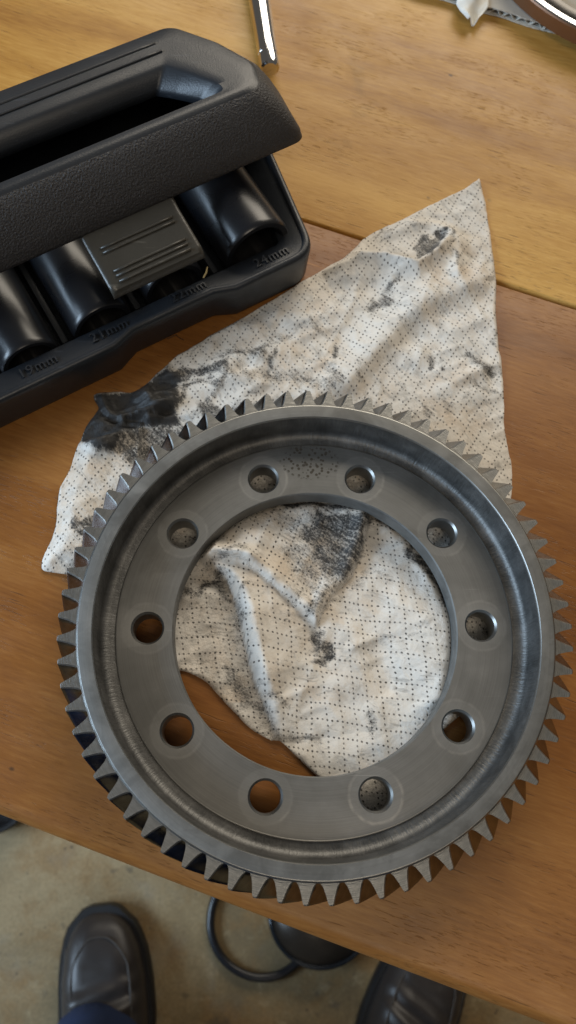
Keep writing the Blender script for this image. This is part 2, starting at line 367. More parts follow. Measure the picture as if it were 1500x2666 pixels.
M['brown_reflection'] = simple('steel_with_wood_reflection', (0.17, 0.075, 0.032), 0.30, 0.35, 60, 0.25)  # brown of reflected wood and cardboard, put into the base colour
M['leather'] = simple('worn_brown_leather', (0.032, 0.027, 0.025), 0.40, 0, 420, 0.35, 0.35)
M['leather_seam'] = simple('leather_seam', (0.060, 0.052, 0.046), 0.6, 0, 900, 0.2)
M['rubber'] = simple('black_rubber', (0.010, 0.010, 0.011), 0.5, 0, 400, 0.2, 0.1)
M['rubber_gloss'] = simple('glossy_black_hose', (0.012, 0.013, 0.016), 0.3, 0, 300, 0.2)
M['denim'] = simple('blue_denim', (0.010, 0.026, 0.085), 0.9, 0, 1400, 0.5, 0.4)
M['pan'] = simple('dark_enamel', (0.03, 0.035, 0.042), 0.14, 0.6, 200, 0.2)
M['pan_in'] = simple('brown_canister_top', (0.034, 0.026, 0.019), 0.30, 0.3, 150, 0.4)

# ------------------------------------------------------------------ setting
FLOOR = -750.0
fl = mesh_obj('concrete_floor', [(-3000, -3000, FLOOR), (3000, -3000, FLOOR), (3000, 3000, FLOOR), (-3000, 3000, FLOOR)], [(0, 1, 2, 3)], M['concrete'])
tag(fl, kind='structure')

# table: local x runs with the grain
TA = math.radians(-20.3)
table = empty('wooden_table', (0, 0, FLOOR), TA)
tag(table, 'brown varnished wooden plank table with rounded front edge under everything', 'table')
def plank(y0, y1, r0, r1, mat):
    """board with rounded long edges: r0 on the near edge, r1 on the far edge; top at z = 0"""
    T = 26.0; prof = []
    for k in range(7): a = math.pi - k * math.pi / 12; prof.append((y0 + r0 + r0 * math.cos(a), -r0 + r0 * math.sin(a)))
    for k in range(7): a = math.pi / 2 - k * math.pi / 12; prof.append((y1 - r1 + r1 * math.cos(a), -r1 + r1 * math.sin(a)))
    prof += [(y1, -T), (y0, -T)]
    n = len(prof); V = []; F = []
    xs = np.linspace(-640, 640, 41)
    for x in xs:
        V += [(x, y + 0.25 * math.sin(x * 0.021 + y) , z - FLOOR) for y, z in prof]
    for i in range(len(xs) - 1):
        for k in range(n):
            l = (k + 1) % n; F.append((i * n + k, i * n + l, (i + 1) * n + l, (i + 1) * n + k))
    F += [tuple(range(n)), tuple(range((len(xs) - 1) * n, len(xs) * n))]
    return mesh_obj('plank', V, F, mat, table, 35)
plank(-114.5, 211.4, 6.5, 0.8, M['wood_near'])
plank(213.4, 545.0, 1.0, 2.5, M['wood_far'])
for y0, y1 in ((185, 240), (-60, -30), (480, 510)):
    V, F = box(-600, 600, y0, y1, -FLOOR - 70, -FLOOR - 26.5, 2); mesh_obj('rail', V, F, M['wood_under'], table)
for x in (-590, 590):
    for y in (-45, 495):
        V, F = box(x - 25, x + 25, y - 25, y + 25, 0, -FLOOR - 71, 3); mesh_obj('leg', V, F, M['wood_under'], table)

# ------------------------------------------------------------------ ring gear
RIM = 33.0                                     # height of the rim's top face over the table
gear = empty('ring_gear', (0, 0, 2.0))
tag(gear, 'large grey steel helical ring gear with ten bolt holes lying on the rag', 'gear')
GZ = RIM - 2.0
fil = [(91.0 - 3.6 + 3.6 * math.cos(a), -12.4 - 3.6 * math.sin(a)) for a in (math.radians(x) for x in (0, 15, 30, 45, 60, 75, 90))]
prof = [(91.7, -0.35), (91.55, -0.9)] + fil + [(84.4, -16.05), (84.4, -25.4), (88.2, -25.6), (89.0, -30.6), (89.6, -31), (97.6, -31), (98.2, -30.4), (98.2, -1.0), (97.5, -0.12), (97.2, 0), (92.0, 0)]
prof = [(r, z + GZ) for r, z in prof]
V, F, FS = lathe(prof, 288)
nf = len(fil)
fm = []
for k in FS:
    if 1 <= k <= 1 + nf: fm.append(1)                    # groove wall, fillet and floor
    elif k in (0, len(prof) - 4, len(prof) - 3, len(prof) - 1): fm.append(2)   # edges in a brighter steel
    else: fm.append(0)
rim = mesh_obj('rim', V, F, [M['rim'], M['groove'], M['bright']], gear, 28, fm)

wp = [(60.6, -15.55), (61.1, -15.0), (84.3, -15.0), (84.75, -15.15), (85.0, -15.5), (85.0, -25.2), (84.0, -26.0), (61.2, -26.0), (60.6, -25.4)]
wp = [(r, z + GZ) for r, z in wp]
V, F, FS = lathe(wp, 240)
fm = [1 if k in (2, 3) else (2 if k in (0,) else (3 if k == 8 else 0)) for k in FS]
web = mesh_obj('web', V, F, [M['web'], M['bright'], M['bright'], M['rim']], gear, None, fm)
cut = []; cf = []
for k in range(10):
    a = math.radians(36 * k); cx, cy = 71.4 * math.cos(a), 71.4 * math.sin(a)
    pr = [(0.01, -40), (6.2, -40), (6.2, -16.1), (7.15, -14.9), (7.15, -10), (0.01, -10)]
    v, f, _ = lathe(pr, 40, True); o = len(cut)
    cut += [(x + cx, y + cy, z + GZ) for x, y, z in v]; cf += [tuple(i + o for i in q) for q in f]
cutter = mesh_obj('bolt_hole_cutter', cut, cf, [M['bright']], None)
md = web.modifiers.new('b', 'BOOLEAN'); md.operation = 'DIFFERENCE'; md.object = cutter; md.solver = 'EXACT'; md.material_mode = 'TRANSFER'
bpy.context.view_layer.update()
dg = bpy.context.evaluated_depsgraph_get()
cutter.parent = gear
bpy.context.view_layer.update(); dg = bpy.context.evaluated_depsgraph_get()
nm = bpy.data.meshes.new_from_object(web.evaluated_get(dg)); web.modifiers.clear(); web.data = nm; nm.name = 'web'
bpy.data.objects.remove(cutter, do_unlink=True)
nm.shade_smooth(); nm.set_sharp_from_angle(angle=math.radians(28))

# one helical tooth, copied seventy times
TOOTH_TOP, TOOTH_BOT, TWIST = GZ - 1.7, GZ - 30.6, math.radians(9.6)
half = [(97.6, 2.45), (98.35, 2.16), (98.9, 1.90), (100.0, 1.58), (101.5, 1.25), (103.0, 0.94), (104.6, 0.70), (105.6, 0.52), (106.0, 0.38)]
sec = [(r, a) for r, a in half] + [(r, -a) for r, a in reversed(half)]
n = len(sec); V = []; F = []; fm = []
levels = [(0.0, 0.55), (0.018, 0.0)] + [(k / 12, 0.0) for k in range(1, 12)] + [(0.985, 0.0), (1.0, 0.5)]
for t, ins in levels:
    z = TOOTH_TOP + (TOOTH_BOT - TOOTH_TOP) * t; tw = TWIST * t
    for r, a in sec:
        rr = r - (ins * 0.8 if r > 99 else 0); aa = math.radians(a) * (1 - 0.10 * ins) + tw
        V.append((rr * math.cos(aa), rr * math.sin(aa), z))
for i in range(len(levels) - 1):
    for k in range(n):
        l = (k + 1) % n
        F.append((i * n + k, i * n + l, (i + 1) * n + l, (i + 1) * n + k)); fm.append(2 if i in (0, len(levels) - 2) else 1)
F += [tuple(range(n)), tuple(range((len(levels) - 1) * n, len(levels) * n))]; fm += [0, 0]
tooth = mesh_obj('tooth', V, F, [M['tooth'], M['flank'], M['tooth']], gear, 32, fm)
PH = math.radians(-1.78)
for k in range(70):
    o = tooth if k == 0 else link(tooth.copy(), gear)
    o.rotation_euler = (0, 0, PH + 2 * math.pi * k / 70)

# ------------------------------------------------------------------ rag
def polyline_sd(P, X, Y):
    """distance, signed side (+ = left of travel) and 0..1 position along a polyline"""
    P = np.array(P, float); best = np.full(X.shape, 1e9); side = np.zeros(X.shape); pos = np.zeros(X.shape)
    L = np.r_[0, np.cumsum(np.hypot(*np.diff(P, axis=0).T))]
    for i in range(len(P) - 1):
        a, b = P[i], P[i + 1]; d = b - a; ll = d @ d
        t = np.clip(((X - a[0]) * d[0] + (Y - a[1]) * d[1]) / ll, 0, 1)
        dx, dy = X - a[0] - t * d[0], Y - a[1] - t * d[1]; q = np.hypot(dx, dy)
        s = np.sign(d[0] * dy - d[1] * dx); m = q < best
        best = np.where(m, q, best); side = np.where(m, s, side); pos = np.where(m, (L[i] + t * math.sqrt(ll)) / L[-1], pos)
    return best, side, pos
def inside(P, X, Y):
    P = np.array(P); r = np.zeros(X.shape, bool); n = len(P)
    for i in range(n):
        (x1, y1), (x2, y2) = P[i], P[(i + 1) % n]
        c = ((y1 > Y) != (y2 > Y)) & (X < (x2 - x1) * (Y - y1) / (y2 - y1 + 1e-12) + x1); r ^= c
    return r
def sstep(x, a, b):
    t = np.clip((x - a) / (b - a), 0, 1); return t * t * (3 - 2 * t)
_rng = np.random.RandomState(3); _perm = _rng.rand(256, 256)
def vnoise(X, Y, sc, ox=0.0, oy=0.0):
    x = X / sc + ox + 500; y = Y / sc + oy + 500; xi = np.floor(x).astype(int); yi = np.floor(y).astype(int); fx = x - xi; fy = y - yi
    fx = fx * fx * fx * (fx * (fx * 6 - 15) + 10); fy = fy * fy * fy * (fy * (fy * 6 - 15) + 10)
    g = lambda i, j: _perm[(xi + i) % 256, (yi + j) % 256]
    return (g(0, 0) * (1 - fx) + g(1, 0) * fx) * (1 - fy) + (g(0, 1) * (1 - fx) + g(1, 1) * fx) * fy - 0.5
RAG_OUT = [(100.5, 254.6), (101.4, 241.5), (102.0, 222.8), (102.5, 202.1), (101.3, 174.6), (99.6, 146.0), (99.2, 127.6), (98.5, 109.7), (98.2, 92.4), (98.0, 77.7),
           (96, 60), (92, 30), (86, 4), (78, -20), (62, -36), (50, -50), (44, -72), (28, -80), (14, -73), (8.7, -67.9),
           (0.5, -59.9), (-5.2, -54.7), (-11.0, -49.4), (-15.7, -45.7), (-17.8, -45.3), (-23.7, -43.1), (-28.0, -40.0), (-33.1, -35.0), (-39.1, -28.6), (-45.2, -22.8), (-50.5, -19.3), (-56.6, -16.5), (-60.9, -14.9),
           (-64.5, -9), (-66, 4), (-69, 14), (-79, 21), (-92, 25), (-105.0, 26.9), (-109.4, 27.4), (-117.4, 28.0), (-121.4, 29.1), (-122.3, 31.6), (-120.9, 37.2), (-119.0, 47.6), (-117.6, 57.3), (-116.0, 67.1), (-113.8, 79.5), (-111.1, 88.4), (-108.8, 95.6), (-106.1, 102.4), (-103.0, 107.5),
           (-101.8, 111.0), (-103.8, 117.6), (-94.9, 119.4), (-86.3, 120.1), (-78.8, 125.2), (-72.2, 132.4), (-65.6, 140.3), (-55.8, 147.0), (-46.0, 155.0), (-35.9, 159.8), (-25.8, 167.1), (-9.2, 178.6), (3.5, 187.9), (13.2, 195.5), (20.8, 200.7), (28.5, 208.4), (36.4, 215.8), (52.2, 226.1), (65.9, 234.3), (82.1, 243.9), (97.4, 252.8)]
outl = np.array(catmull(RAG_OUT, 4, True))
outl += np.c_[vnoise(outl[:, 0], outl[:, 1], 5.0), vnoise(outl[:, 0], outl[:, 1], 5.0, 9, 4)] * 0.9 + np.c_[vnoise(outl[:, 0], outl[:, 1], 17.0, 2, 2), vnoise(outl[:, 0], outl[:, 1], 17.0, 5, 9)] * 2.4
STEP = 1.0
gx = np.arange(-126, 106, STEP); gy = np.arange(-84, 259, STEP)
X, Y = np.meshgrid(gx, gy, indexing='ij')
# signed distance to the hem, and hem projection
cl = np.vstack([outl, outl[:1]])
dist = np.full(X.shape, 1e9); PX = X.copy(); PY = Y.copy()
for i in range(len(cl) - 1):
    a, b = cl[i], cl[i + 1]; d = b - a; ll = d @ d + 1e-12
    t = np.clip(((X - a[0]) * d[0] + (Y - a[1]) * d[1]) / ll, 0, 1); qx = a[0] + t * d[0]; qy = a[1] + t * d[1]
    q = np.hypot(X - qx, Y - qy); m = q < dist; dist = np.where(m, q, dist); PX = np.where(m, qx, PX); PY = np.where(m, qy, PY)
ins = inside(outl, X, Y)
keep = ins | (dist < 0.72 * STEP)
snap = keep & ((~ins) | (dist < 0.28 * STEP))
X = np.where(snap, PX, X); Y = np.where(snap, PY, Y); hem = np.where(ins, dist, 0.0)
r = np.hypot(X, Y)

RIDGE1 = [(-54.0, 35.5), (-45.0, 27.1), (-39.0, 23.3), (-35.7, 16.6), (-32.4, 7.3), (-30.6, -1.9), (-28.3, -11.9), (-25.7, -21.6), (-22.2, -30.4), (-19.2, -40.7), (-18.5, -46.5)]
FLAP = [(28.8, 62), (28.1, 56.7), (26.1, 46.6), (22.8, 36.6), (18.5, 25.9), (9.7, 17.3), (4.8, 9.8), (1.4, 2.4), (-5.4, 9.0), (-12.6, 15.6), (-22.7, 24.2), (-32.0, 32.0), (-45.6, 34.9), (-58, 40), (-58, 62)]
FOLD = [(10, 192.5), (18, 196.5), (25.8, 199.0), (42.7, 198.5), (59.2, 192.4), (70.1, 200.6), (78.0, 210.5), (80.0, 219.0)]
RIDGEU = [(8, 112), (18.7, 124.1), (36.4, 146.0), (50.4, 160.4), (61.1, 171.3), (78.5, 179.3), (92, 185)]
BLACK = [(-103.7, 117), (-86.0, 120), (-76.6, 126), (-69.7, 132), (-64.4, 128.5), (-63.8, 120.5), (-65.0, 109.6), (-62.7, 103.3), (-81.4, 102.4), (-90, 98.2), (-90, 94.7), (-91.9, 87.1), (-100.0, 87.8), (-108.3, 93.9), (-108.1, 100.9), (-103.2, 108.7)]
def soft_poly(P, w):
    d, _, _ = polyline_sd(list(P) + [P[0]], X, Y); sd = np.where(inside(P, X, Y), d, -d); return sstep(sd, -w, w)
inb = r < 62
H = 1.9 + 3.4 * vnoise(X, Y, 30) + 1.7 * vnoise(X, Y, 14, 3, 7)
rid = np.abs(vnoise(X * 0.6 + Y * 0.3, Y * 1.2 - X * 0.5, 11, 5, 2)); H += 2.6 * (0.22 - rid)
rid = np.abs(vnoise(X * 1.1 - Y * 0.5, Y * 0.5 + X * 0.2, 13, 8, 3)); H += 2.0 * (0.20 - rid)
H += 0.28 * vnoise(X, Y, 3.6, 1, 8)
# fold in the bore: the upper layer ends in a rounded edge along RIDGE1
d1, s1, p1 = polyline_sd(RIDGE1, X, Y)
A1 = np.interp(p1, [0, .06, .15, .35, .7, .9, 1], [6.0, 8, 8.5, 11.5, 10.5, 5.0, 1.2])
lim = ((p1 > 0) & (p1 < 1))
wid1 = np.interp(p1, [0, .1, .3, .8, 1], [3.0, 3.5, 6.5, 6.0, 3.5])
rise = np.sin(np.pi / 2 * np.clip((d1 + 0.6) / wid1, 0, 1)) ** 0.8
A1 = A1 * 1.15
ridge_h = np.where(s1 > 0, A1 * rise * (0.22 + 0.78 * np.exp(-np.maximum(d1 - wid1, 0) / 13.0)), 0.0)
fade = np.where(r < 66, 1 - sstep(r, 58, 66), 0.0)
H += np.where(lim, ridge_h, 0) * fade
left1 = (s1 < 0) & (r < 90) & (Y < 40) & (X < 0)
H += np.where(left1 & lim, 1.6 * np.exp(-((d1 - 13) / 6.0) ** 2), 0) * fade
# second flap lying over it, with a pinched pleat
fd, _, _ = polyline_sd(FLAP, X, Y); fin = inside(FLAP, X, Y)
flap_h = np.where(fin, 0.6 + 1.9 * sstep(fd, -0.2, 1.6) + 3.0 * np.exp(-((fd - 4.0) / 3.4) ** 2), 0)
H += flap_h * fade
dp, sp_, pp = polyline_sd([(-58, 36.5), (-46, 34.6), (-34, 33.8), (-20, 31), (-8, 27)], X, Y)
H += 5.0 * np.exp(-(dp / 2.6) ** 2) * (1 - sstep(pp, .25, 1.0)) * fade
dp, sp_, pp = polyline_sd([(-30, 45), (-10, 40), (6, 38), (22, 42)], X, Y); H += 1.6 * np.exp(-(dp / 4.0) ** 2) * fade
dp, sp_, pp = polyline_sd([(-57, 15), (-48, 18.5), (-40, 16)], X, Y); H += 2.2 * np.exp(-(dp / 3.0) ** 2) * fade
# right of the bore the cloth climbs towards the flange
th = np.degrees(np.arctan2(Y, X))
H += 5.2 * sstep(X + 0.25 * Y, 27, 52) * np.exp(-((th + 16) / 38) ** 2) * fade
dp, _, _ = polyline_sd([(16, 0), (22, -18), (26, -34), (28, -46)], X, Y); H += 1.5 * np.exp(-(dp / 6) ** 2) * fade
# the far part: one long ridge, a lifted fold with a pocket behind it
du, su, pu = polyline_sd(RIDGEU, X, Y); H += 5.5 * np.exp(-(du / np.where(su > 0, 11.0, 6.5)) ** 2) * sstep(r, 112, 130)
df, sf, pf = polyline_sd(FOLD, X, Y)
H += np.where(sf < 0, 8.5 * np.exp(-df / 11.0), 8.5 * (1 - sstep(df, 0, 5.0))) * np.interp(pf, [0, .1, .4, .62, .85, 1], [0.2, .8, 1.0, 1.0, 1.0, 0.25]) * ((pf > 0) & (pf < 1))
dp, _, _ = polyline_sd([(47.0, 214.9), (58.6, 221.0), (69.8, 222.7), (80, 219.5), (84.3, 211.5), (82.7, 201.6), (80, 190)], X, Y); H += 2.0 * np.exp(-(dp / 3.2) ** 2)
for P_, A_, w_ in (([(-52, 129), (-30, 139), (-8, 144)], 3.6, 5.0), ([(-58, 118), (-40, 126), (-18, 127)], 3.0, 4.5), ([(60, 118), (78, 128), (98, 140)], 2.2, 4.5), ([(66, 112), (84, 118), (98, 123)], 1.8, 4),
                   ([(-34, 158), (-14, 163), (10, 160)], 2.2, 6), ([(8, 160), (22, 172), (40, 176)], 1.6, 6), ([(70, 150), (84, 160), (97, 164)], 1.5, 5)):
    dp, _, pp = polyline_sd(P_, X, Y); H += A_ * np.exp(-(dp / w_) ** 2) * np.sin(np.pi * np.clip(pp, 0.02, 0.98)) ** 0.6 * sstep(r, 108, 116)
# crumpled black corner and the flap hanging left of the gear
bk = soft_poly(BLACK, 5.0)
cr = np.abs(vnoise((X + 0.3 * Y) * 0.45, Y - 0.3 * X, 8, 2, 2)) + 0.35 * np.abs(vnoise((X + 0.3 * Y) * 0.4, Y - 0.2 * X, 3.6, 6, 1))
H += bk * (8.0 - 20.0 * cr + 5.0 * vnoise(X, Y, 14, 5, 5)) * sstep(r, 107.5, 114)
dp, sd_, pp = polyline_sd([(-100, 108), (-93, 103), (-84, 101.5), (-72, 103), (-60, 104.5)], X, Y)
H -= 3.2 * np.exp(-(dp / 1.6) ** 2) * sstep(r, 108, 113)
lf = (X < -80) & (Y < 104)
H += np.where(lf, 5.0 * sstep(hem, 0, 9) * (1 - 0.5 * sstep(hem, 9, 22)), 0) * sstep(r, 107, 112)
# hem hugs the table; the gear presses the cloth flat
H = np.minimum(H, 1.0 + 1.2 * hem + 3.0 * np.maximum(vnoise(X, Y, 18, 7, 7), 0))
cap = np.interp(r, [0, 57, 61, 63, 86, 88.5, 107.5, 109, 114, 135], [30, 16, 8, 5.6, 5.6, 1.5, 1.5, 4.5, 12, 30])
H = np.minimum(np.maximum(H, 0.75), cap)

# stains: grease where the gear and hands have been, plus shade painted left of the fold
ST = 1.7 * bk
X0, Y0 = X, Y
X = X0 + 7.0 * vnoise(X0, Y0, 9, 1, 2) + 3.5 * vnoise(X0, Y0, 3.5, 4, 4); Y = Y0 + 7.0 * vnoise(X0, Y0, 9, 8, 5) + 3.5 * vnoise(X0, Y0, 3.5, 2, 9)
def blot(P, amt, w=3.0):
    global ST
    ST = np.maximum(ST, amt * soft_poly(P, w))
def smear(P, amt, w):
    global ST
    d, _, _ = polyline_sd(P, X, Y); ST = np.maximum(ST, amt * np.exp(-(d / w) ** 2))
blot([(-92, 103), (-72.8, 103.5), (-56.8, 104.3), (-58.5, 95.1), (-73.8, 81.9), (-84.9, 77.1), (-92, 88)], 0.85, 5)
blot([(-55.1, 111.4), (-47.4, 116.6), (-40.9, 113.7), (-38, 104.4), (-50.5, 100)], 0.95, 2)
smear([(-65.1, 125.4), (-54.1, 130.7), (-39.0, 133)], 1.10, 2.2)
smear([(-62, 121), (-52, 126), (-42, 128.5)], 0.72, 2.0)
smear([(-45, 141), (-33, 144), (-22, 143)], 0.65, 4.5)
smear([(-30, 131), (-12, 128), (10, 124)], 0.52, 5)
smear([(-41, 106), (-20, 112), (0, 108)], 0.72, 4)
smear([(-14, 150), (2, 160), (6, 152)], 0.47, 4)
blot([(4, 58), (26.5, 54), (23.5, 37), (18.8, 26.5), (8.0, 19), (1, 31.8), (-6, 46)], 1.0, 5.0)
blot([(-5.0, 20), (5.5, 20), (2.6, 7.5), (-3.4, 9.4)], 0.62, 3)
blot([(-16, 40), (2.7, 42), (6, 24), (-8, 18)], 0.52, 7)
blot([(-34, 54), (-14, 60), (4, 60), (-8, 48), (-30, 44)], 0.38, 7)
smear([(-30, 60), (0, 62), (26, 58), (42, 47), (54, 30), (60, 12)], 0.81, 3.2)
smear([(-55, 40), (-44, 50), (-25, 59)], 0.59, 4)
smear([(-58, 24), (-52, 20), (-40, 21)], 0.72, 4)
smear([(-41, 24), (-36, 14), (-33.5, 5)], 0.62, 3.0)
smear([(-36, -14), (-32, -24), (-24, -38)], 0.65, 4.2)
smear([(-22, -36), (-16, -43), (0, -46)], 0.55, 2.5)
smear([(3.6, -4), (3.6, -12)], 0.86, 3.6)
smear([(24, -36), (25, -41)], 0.62, 3.2)
smear([(14, 22), (22, 22), (30, 26)], 0.47, 4)
blot([(59.5, 206), (61.0, 198.0), (73.3, 206.4), (79.4, 219.9), (72.0, 217.2)], 0.88, 1.6)
smear([(42.6, 209.0), (47.0, 214.9), (58.6, 221.0), (66, 218)], 0.55, 2.0)
smear([(79, 222), (82, 213), (80.7, 204), (78, 194)], 0.65, 1.6)
smear([(38, 170), (45.1, 180.2), (50, 186)], 0.68, 3.2)
smear([(65.4, 137), (65.6, 139.5)], 1.23, 1.7)
smear([(18.2, 143), (17.0, 139)], 0.81, 3)
smear([(14, 131), (10, 122)], 0.59, 5)
smear([(78, 142), (88.1, 136.9), (97, 131)], 0.75, 3.0)
smear([(80, 128), (92, 122), (98, 119)], 0.60, 2.5)
smear([(-104.8, 53), (-101.5, 49)], 1.17, 3.0)
smear([(-105, 36), (-101, 28)], 0.45, 5)
rs = random.Random(21)
for cx_, cy_, sx_, sy_, num, amt in ((-40, 128, 30, 14, 26, 0.62), (70, 130, 28, 14, 16, 0.50), (20, 160, 40, 30, 26, 0.40), (60, 205, 24, 18, 12, 0.45), (-100, 60, 14, 30, 10, 0.42),
                                     (-8, 44, 22, 12, 16, 0.55), (-30, -10, 18, 24, 14, 0.46), (14, -14, 24, 26, 14, 0.36), (-72, 98, 16, 12, 14, 0.9)):
    for _ in range(num):
        px_, py_ = rs.gauss(cx_, sx_), rs.gauss(cy_, sy_); an = rs.gauss(0.55, 0.5); ln_ = rs.uniform(3, 16)
        q_ = [(px_ - ln_ / 2 * math.cos(an), py_ - ln_ / 2 * math.sin(an)), (px_ + rs.gauss(0, 1), py_ + rs.gauss(0, 1)), (px_ + ln_ / 2 * math.cos(an + rs.gauss(0, .3)), py_ + ln_ / 2 * math.sin(an))]
        smear(q_, amt * rs.uniform(0.5, 1.15), rs.uniform(0.8, 3.6))
# dirt carried round the outside of the teeth on the far left, and a grey halo round every heavy patch
ang_ = np.degrees(np.arctan2(Y0, X0)); ST = np.maximum(ST, 0.62 * np.exp(-((r - 106) / 9) ** 2) * np.exp(-((ang_ - 122) / 26) ** 2))
X, Y = X0, Y0
ST = np.minimum(ST, np.where(r < 66, 0.78, np.where(bk > 0.25, 2.0, 0.74)))
ST = np.maximum(ST, 0.40 * left1 * lim * np.exp(-((d1 - 2) / 8.0) ** 2) * fade)  # shade and dirt at the foot of the fold, painted as one grey tone
ST = np.maximum(ST, 0.30 * left1 * fade)  # shaded, dirty lower layer: both put into the cloth colour
halo = 0.42 * soft_poly(BLACK, 16) ; ST = np.maximum(ST, halo)
ST = np.maximum(ST, 0.46 * soft_poly([(-14, 60), (28, 58), (25, 36), (14, 18), (2, 6), (-8, 16), (-16, 36)], 9) * (r < 66))
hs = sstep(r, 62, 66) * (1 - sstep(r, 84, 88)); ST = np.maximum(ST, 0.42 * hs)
TAN = np.clip(0.35 + 1.3 * vnoise(X, Y, 38, 4, 1), 0, 1) * (Y > -30) + 0.5 * np.exp(-(((X - 25) / 25) ** 2 + ((Y - 12) / 20) ** 2)) + 0.5 * np.exp(-(((X - 25) / 40) ** 2 + ((Y - 125) / 18) ** 2))
# cloth coordinates: each folded layer shows the weave at its own angle
def rot(a, ox, oy):
    c, s = math.cos(a), math.sin(a); return c * X - s * Y + ox, s * X + c * Y + oy
U, Vv = rot(0.80, 0, 0)
u4, v4 = rot(0.16, 0.7, 1.3)
u1, v1 = rot(0.05, 3.1, 1.7); u2, v2 = rot(0.62, 2.0, 4.4); u3, v3 = rot(0.85, 1, 2)
lay_l = left1 & (r < 92); lay_f = fin & (r < 64); lay_k = lf
lay_b = r < 75
U = np.where(lay_l, u1, np.where(lay_f, u2, np.where(lay_b, u4, np.where(lay_k, u3, U)))); Vv = np.where(lay_l, v1, np.where(lay_f, v2, np.where(lay_b, v4, np.where(lay_k, v3, Vv))))

idx = -np.ones(X.shape, int); idx[keep] = np.arange(keep.sum())
verts = np.c_[X[keep], Y[keep], H[keep]]
q = np.stack([idx[:-1, :-1], idx[1:, :-1], idx[1:, 1:], idx[:-1, 1:]], -1).reshape(-1, 4)
cnt = (q >= 0).sum(1)
faces = [tuple(int(i) for i in f) for f in q[cnt == 4]] + [tuple(int(i) for i in f if i >= 0) for f in q[cnt == 3]]
me = bpy.data.meshes.new('shop_rag'); me.from_pydata((verts * S).tolist(), [], faces); me.update()
at = me.attributes.new('cloth_uv', 'FLOAT_VECTOR', 'POINT'); at.data.foreach_set('vector', np.c_[U[keep], Vv[keep], np.zeros(keep.sum())].astype(np.float32).ravel())
at = me.attributes.new('stain_and_shade', 'FLOAT', 'POINT'); at.data.foreach_set('value', ST[keep].astype(np.float32))
at = me.attributes.new('tan', 'FLOAT', 'POINT'); at.data.foreach_set('value', np.clip(TAN[keep], 0, 1).astype(np.float32))
me.materials.append(M['rag']); me.shade_smooth()
rag = link(bpy.data.objects.new('shop_rag', me))
sm = rag.modifiers.new('thickness', 'SOLIDIFY'); sm.thickness = 0.45 * S; sm.offset = -1.0
tag(rag, 'crumpled white dotted cleaning cloth with black grease stains under the ring gear', 'rag')

# ------------------------------------------------------------------ socket case
CA = math.radians(30)
case = empty('socket_case', (6.0, 187.0, 0.0))
def cw(l, v, z): return (-math.cos(CA) * l - math.sin(CA) * v, -math.sin(CA) * l + math.cos(CA) * v, z)
def cmap(V): return [cw(*p) for p in V]
tag(case, 'black plastic socket set case lying ajar with carry handle lid and open tray', 'tool case')
TP = [(0.5, 0), (-13, 70), (-14, 146), (290, 146), (290, 0)]
TR = [15, 30, 14, 14, 14]
def inset_poly(P, d):
    n = len(P); out = []
    for i in range(n):
        p, a, b = (np.array(P[k % n], float) for k in (i, i - 1, i + 1))
        e1 = (p - a) / np.linalg.norm(p - a); e2 = (b - p) / np.linalg.norm(b - p)
        n1 = np.array([e1[1], -e1[0]]); n2 = np.array([e2[1], -e2[0]])
        # outline runs clockwise in (l, v): inward is to the right of travel
        k = (n1 + n2) / (1 + n1 @ n2); out.append(tuple(p + k * d))
    return out
def ring(P, R_, z, ne=24): return [(x, y, z) for x, y in round_poly(P, R_, 7, ne)]
rings = []
for d, z in ((4.5, 0), (2.0, 1.2), (1.2, 4), (0.6, 16), (0.2, 22.5), (0.6, 24.4), (1.6, 25.3), (2.8, 25.5), (3.8, 25.0), (4.4, 23.6), (14.5, 22.2), (15.6, 21.4), (16.0, 19.5), (17.0, 3.0), (19, 1.0)):
    rg = ring(inset_poly(TP, d), [max(3.0, r_ - 0.75 * d) for r_ in TR], z)
    if d < 5 and z < 25.6:   # recess for the latch in the front wall
        rg = [(l, v + (3.8 if z > 20 else 5.0) * float(sstep(l, 53, 57.5) * (1 - sstep(l, 101, 106))) * (1.0 if v < 10 else 0.0), zz) for l, v, zz in rg]
    rings.append(rg)
V, F = loft(rings, True, True)
tray = mesh_obj('tray', cmap(V), F, M['plastic'], case, 40)
for l in (47.5, 91.0, 130.0, 166.0):
    V, F = box(l - 1.6, l + 1.6, 20, 102, 1.2, 15.5, 1.0); mesh_obj('divider', cmap(V), F, M['plastic'], tray, 40)
def emboss(txt, l, v, z, size):
    cu = bpy.data.curves.new('size_mark', 'FONT'); cu.body = txt; cu.size = size * S; cu.extrude = 0.35 * S; cu.space_character = 1.15; cu.offset = 0.05 * S
    tmp = bpy.data.objects.new('size_mark', cu); COL.objects.link(tmp); bpy.context.view_layer.update()
    m_ = bpy.data.meshes.new_from_object(tmp.evaluated_get(bpy.context.evaluated_depsgraph_get())); bpy.data.objects.remove(tmp, do_unlink=True)
    m_.materials.clear(); m_.materials.append(M['plastic'])
    o = link(bpy.data.objects.new('size_mark', m_), tray)
    o.location = Vector(cw(l, v, z)) * S; o.rotation_euler = (0, 0, CA)
for txt, l in (('24mm', 31.5), ('22mm', 77.0), ('21mm', 120.0), ('19mm', 157.0)):
    emboss(txt, l, {'22mm': 9.3, '21mm': 8.2}.get(txt, 7.2), 23.55, 7.0)

